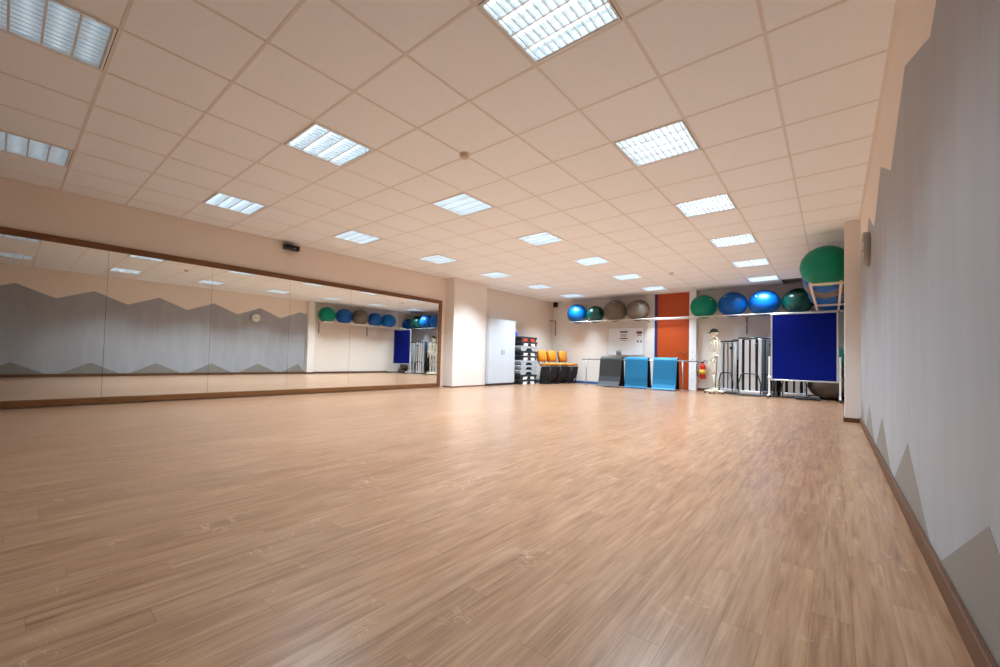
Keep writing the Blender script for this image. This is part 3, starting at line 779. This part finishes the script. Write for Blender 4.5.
# low stepper under the pinboard
t = thing('floor_stepper', 'low dark stepper lying on the floor under the pinboard', 'stepper', (-.42, 11.50, 0))
MB().rbox(-.22, .22, -.12, .10, .0, .05, .01).build('base_plate', M['black'], t)
for s in (-1, 1): MB().rbox(s*.11-.085, s*.11+.085, -.10, .08, .055, .085, .008).build('foot_plate', M['gunmetal'], t)
# balls on the floor of the niche
gym_ball(-.10, 12.02, .36*.965, .36, 'b_taupe', 'grey-brown exercise ball on the floor under the pinboard', 'exercise balls behind the pinboard', (.2, .1, 0))
gym_ball(-.03, 12.05, .36*1.93+.275*.965+.004, .275, 'b_teal', 'teal exercise ball peeking out right of the pinboard', 'exercise balls behind the pinboard', (.1, .2, 1))
gym_ball(-1.06, 12.12, .95+.245, .25, 'b_blue', 'blue exercise ball perched above the upright trampoline', 'exercise balls behind the pinboard', (.2, .2, 2))

# ------------------------------------------------------------------ fire extinguisher
t = thing('fire_extinguisher', 'red fire extinguisher hanging on the wall beside the white post', 'extinguisher', (-2.74, YB-.105, .33))
MB().lathe([(0, 0), (.07, 0), (.08, .012), (.08, .33), (.07, .375), (.04, .405), (.022, .415), (.022, .43), (0, .43)], (0,0,0), 20).build('cylinder', M['red'], t)
MB().lathe([(.0803, .13), (.0808, .13), (.0808, .25), (.0803, .25)], (0,0,0), 20).build('instruction_label', M['yellow'], t)
vh = MB().rbox(-.03, .03, -.025, .025, .43, .465, .006).build('valve_head', M['black'], t)
MB().tube([(0, 0, .475), (.05, -.01, .50), (.13, -.015, .485)], .010, 6).tube([(0, 0, .46), (.06, -.01, .455), (.12, -.015, .44)], .008, 6).build('lever', M['black'], vh)
MB().tube([(-.03, -.01, .45), (-.09, -.02, .45), (-.14, -.01, .38), (-.155, 0, .25), (-.14, 0, .12), (-.10, 0, .05)], .010, 8).build('hose', M['black'], t)
MB().box(-.03, .03, .08, .105, .10, .40).build('wall_bracket', M['black'], t)

# ------------------------------------------------------------------ speakers, clock, detectors
t = thing('loudspeaker', 'small black loudspeaker high on the wall above the mirror', 'loudspeaker', (XL, 3.28, 2.66))
MB().rbox(.03, .13, -.135, .135, -.045, .045, .008).build('cabinet', M['black'], t)
MB().box(0, .03, -.03, .03, -.03, .03).build('wall_mount', M['black'], t)
MB().box(.13, .134, -.125, .125, -.037, .037).build('grille', M['blackfab'], t)
MB().box(.134, .1355, .02, .045, -.02, -.012).build('badge', M['chrome'], t)
t = thing('loudspeaker', 'small black loudspeaker high in the far left corner', 'loudspeaker', (-7.44, YB, 2.60))
MB().rbox(-.06, .06, -.14, -.03, -.01, .16, .008).build('cabinet', M['black'], t)
MB().box(-.02, .02, -.03, 0, .04, .10).build('wall_mount', M['black'], t)
MB().box(-.05, .05, -.144, -.14, 0, .15).build('grille', M['blackfab'], t)
t = thing('wall_clock', 'round wall clock with grey rim on the grey wall', 'clock', (XR, 5.62, 1.955))
RY = Matrix.Rotation(-math.pi/2, 4, 'Y')
MB().lathe([(0, 0), (.17, 0), (.175, .01), (.175, .052), (.160, .058), (.150, .048), (0, .048)], (0,0,0), 36, RY).build('case', M['greyplastic'], t)
MB().lathe([(0, .0482), (.149, .0482), (.149, .050), (0, .050)], (0,0,0), 32, RY).build('dial', M['clockface'], t)
for k in range(12):
    a = 2*math.pi*k/12
    MB().box(-.0515, -.050, -.006, .006, .115, .140, Matrix.Rotation(a, 4, 'X')).build('hour_mark', M['ink'], t)
MB().box(-.0530, -.0518, -.005, .005, -.02, .08, Matrix.Rotation(math.radians(60), 4, 'X')).build('hour_hand', M['ink'], t)
MB().box(-.0545, -.0532, -.0035, .0035, -.02, .12, Matrix.Rotation(math.radians(-95), 4, 'X')).build('minute_hand', M['ink'], t)
for (x, y, lab) in ((-2.80, 2.86, 'small beige smoke detector on the ceiling nearer the camera'), (-2.77, 9.52, 'small smoke detector on the ceiling towards the orange door')):
    t = thing('smoke_detector', lab, 'smoke detector', (x, y, H))
    MB().lathe([(0, -.012), (.05, -.012), (.052, 0), (0, 0)], (0,0,0), 20).build('base_plate', M['rail'], t)
    MB().lathe([(0, -.045), (.025, -.045), (.038, -.035), (.04, -.0125), (0, -.0125)], (0,0,0), 20).build('sensor_head', M['railwood'], t)
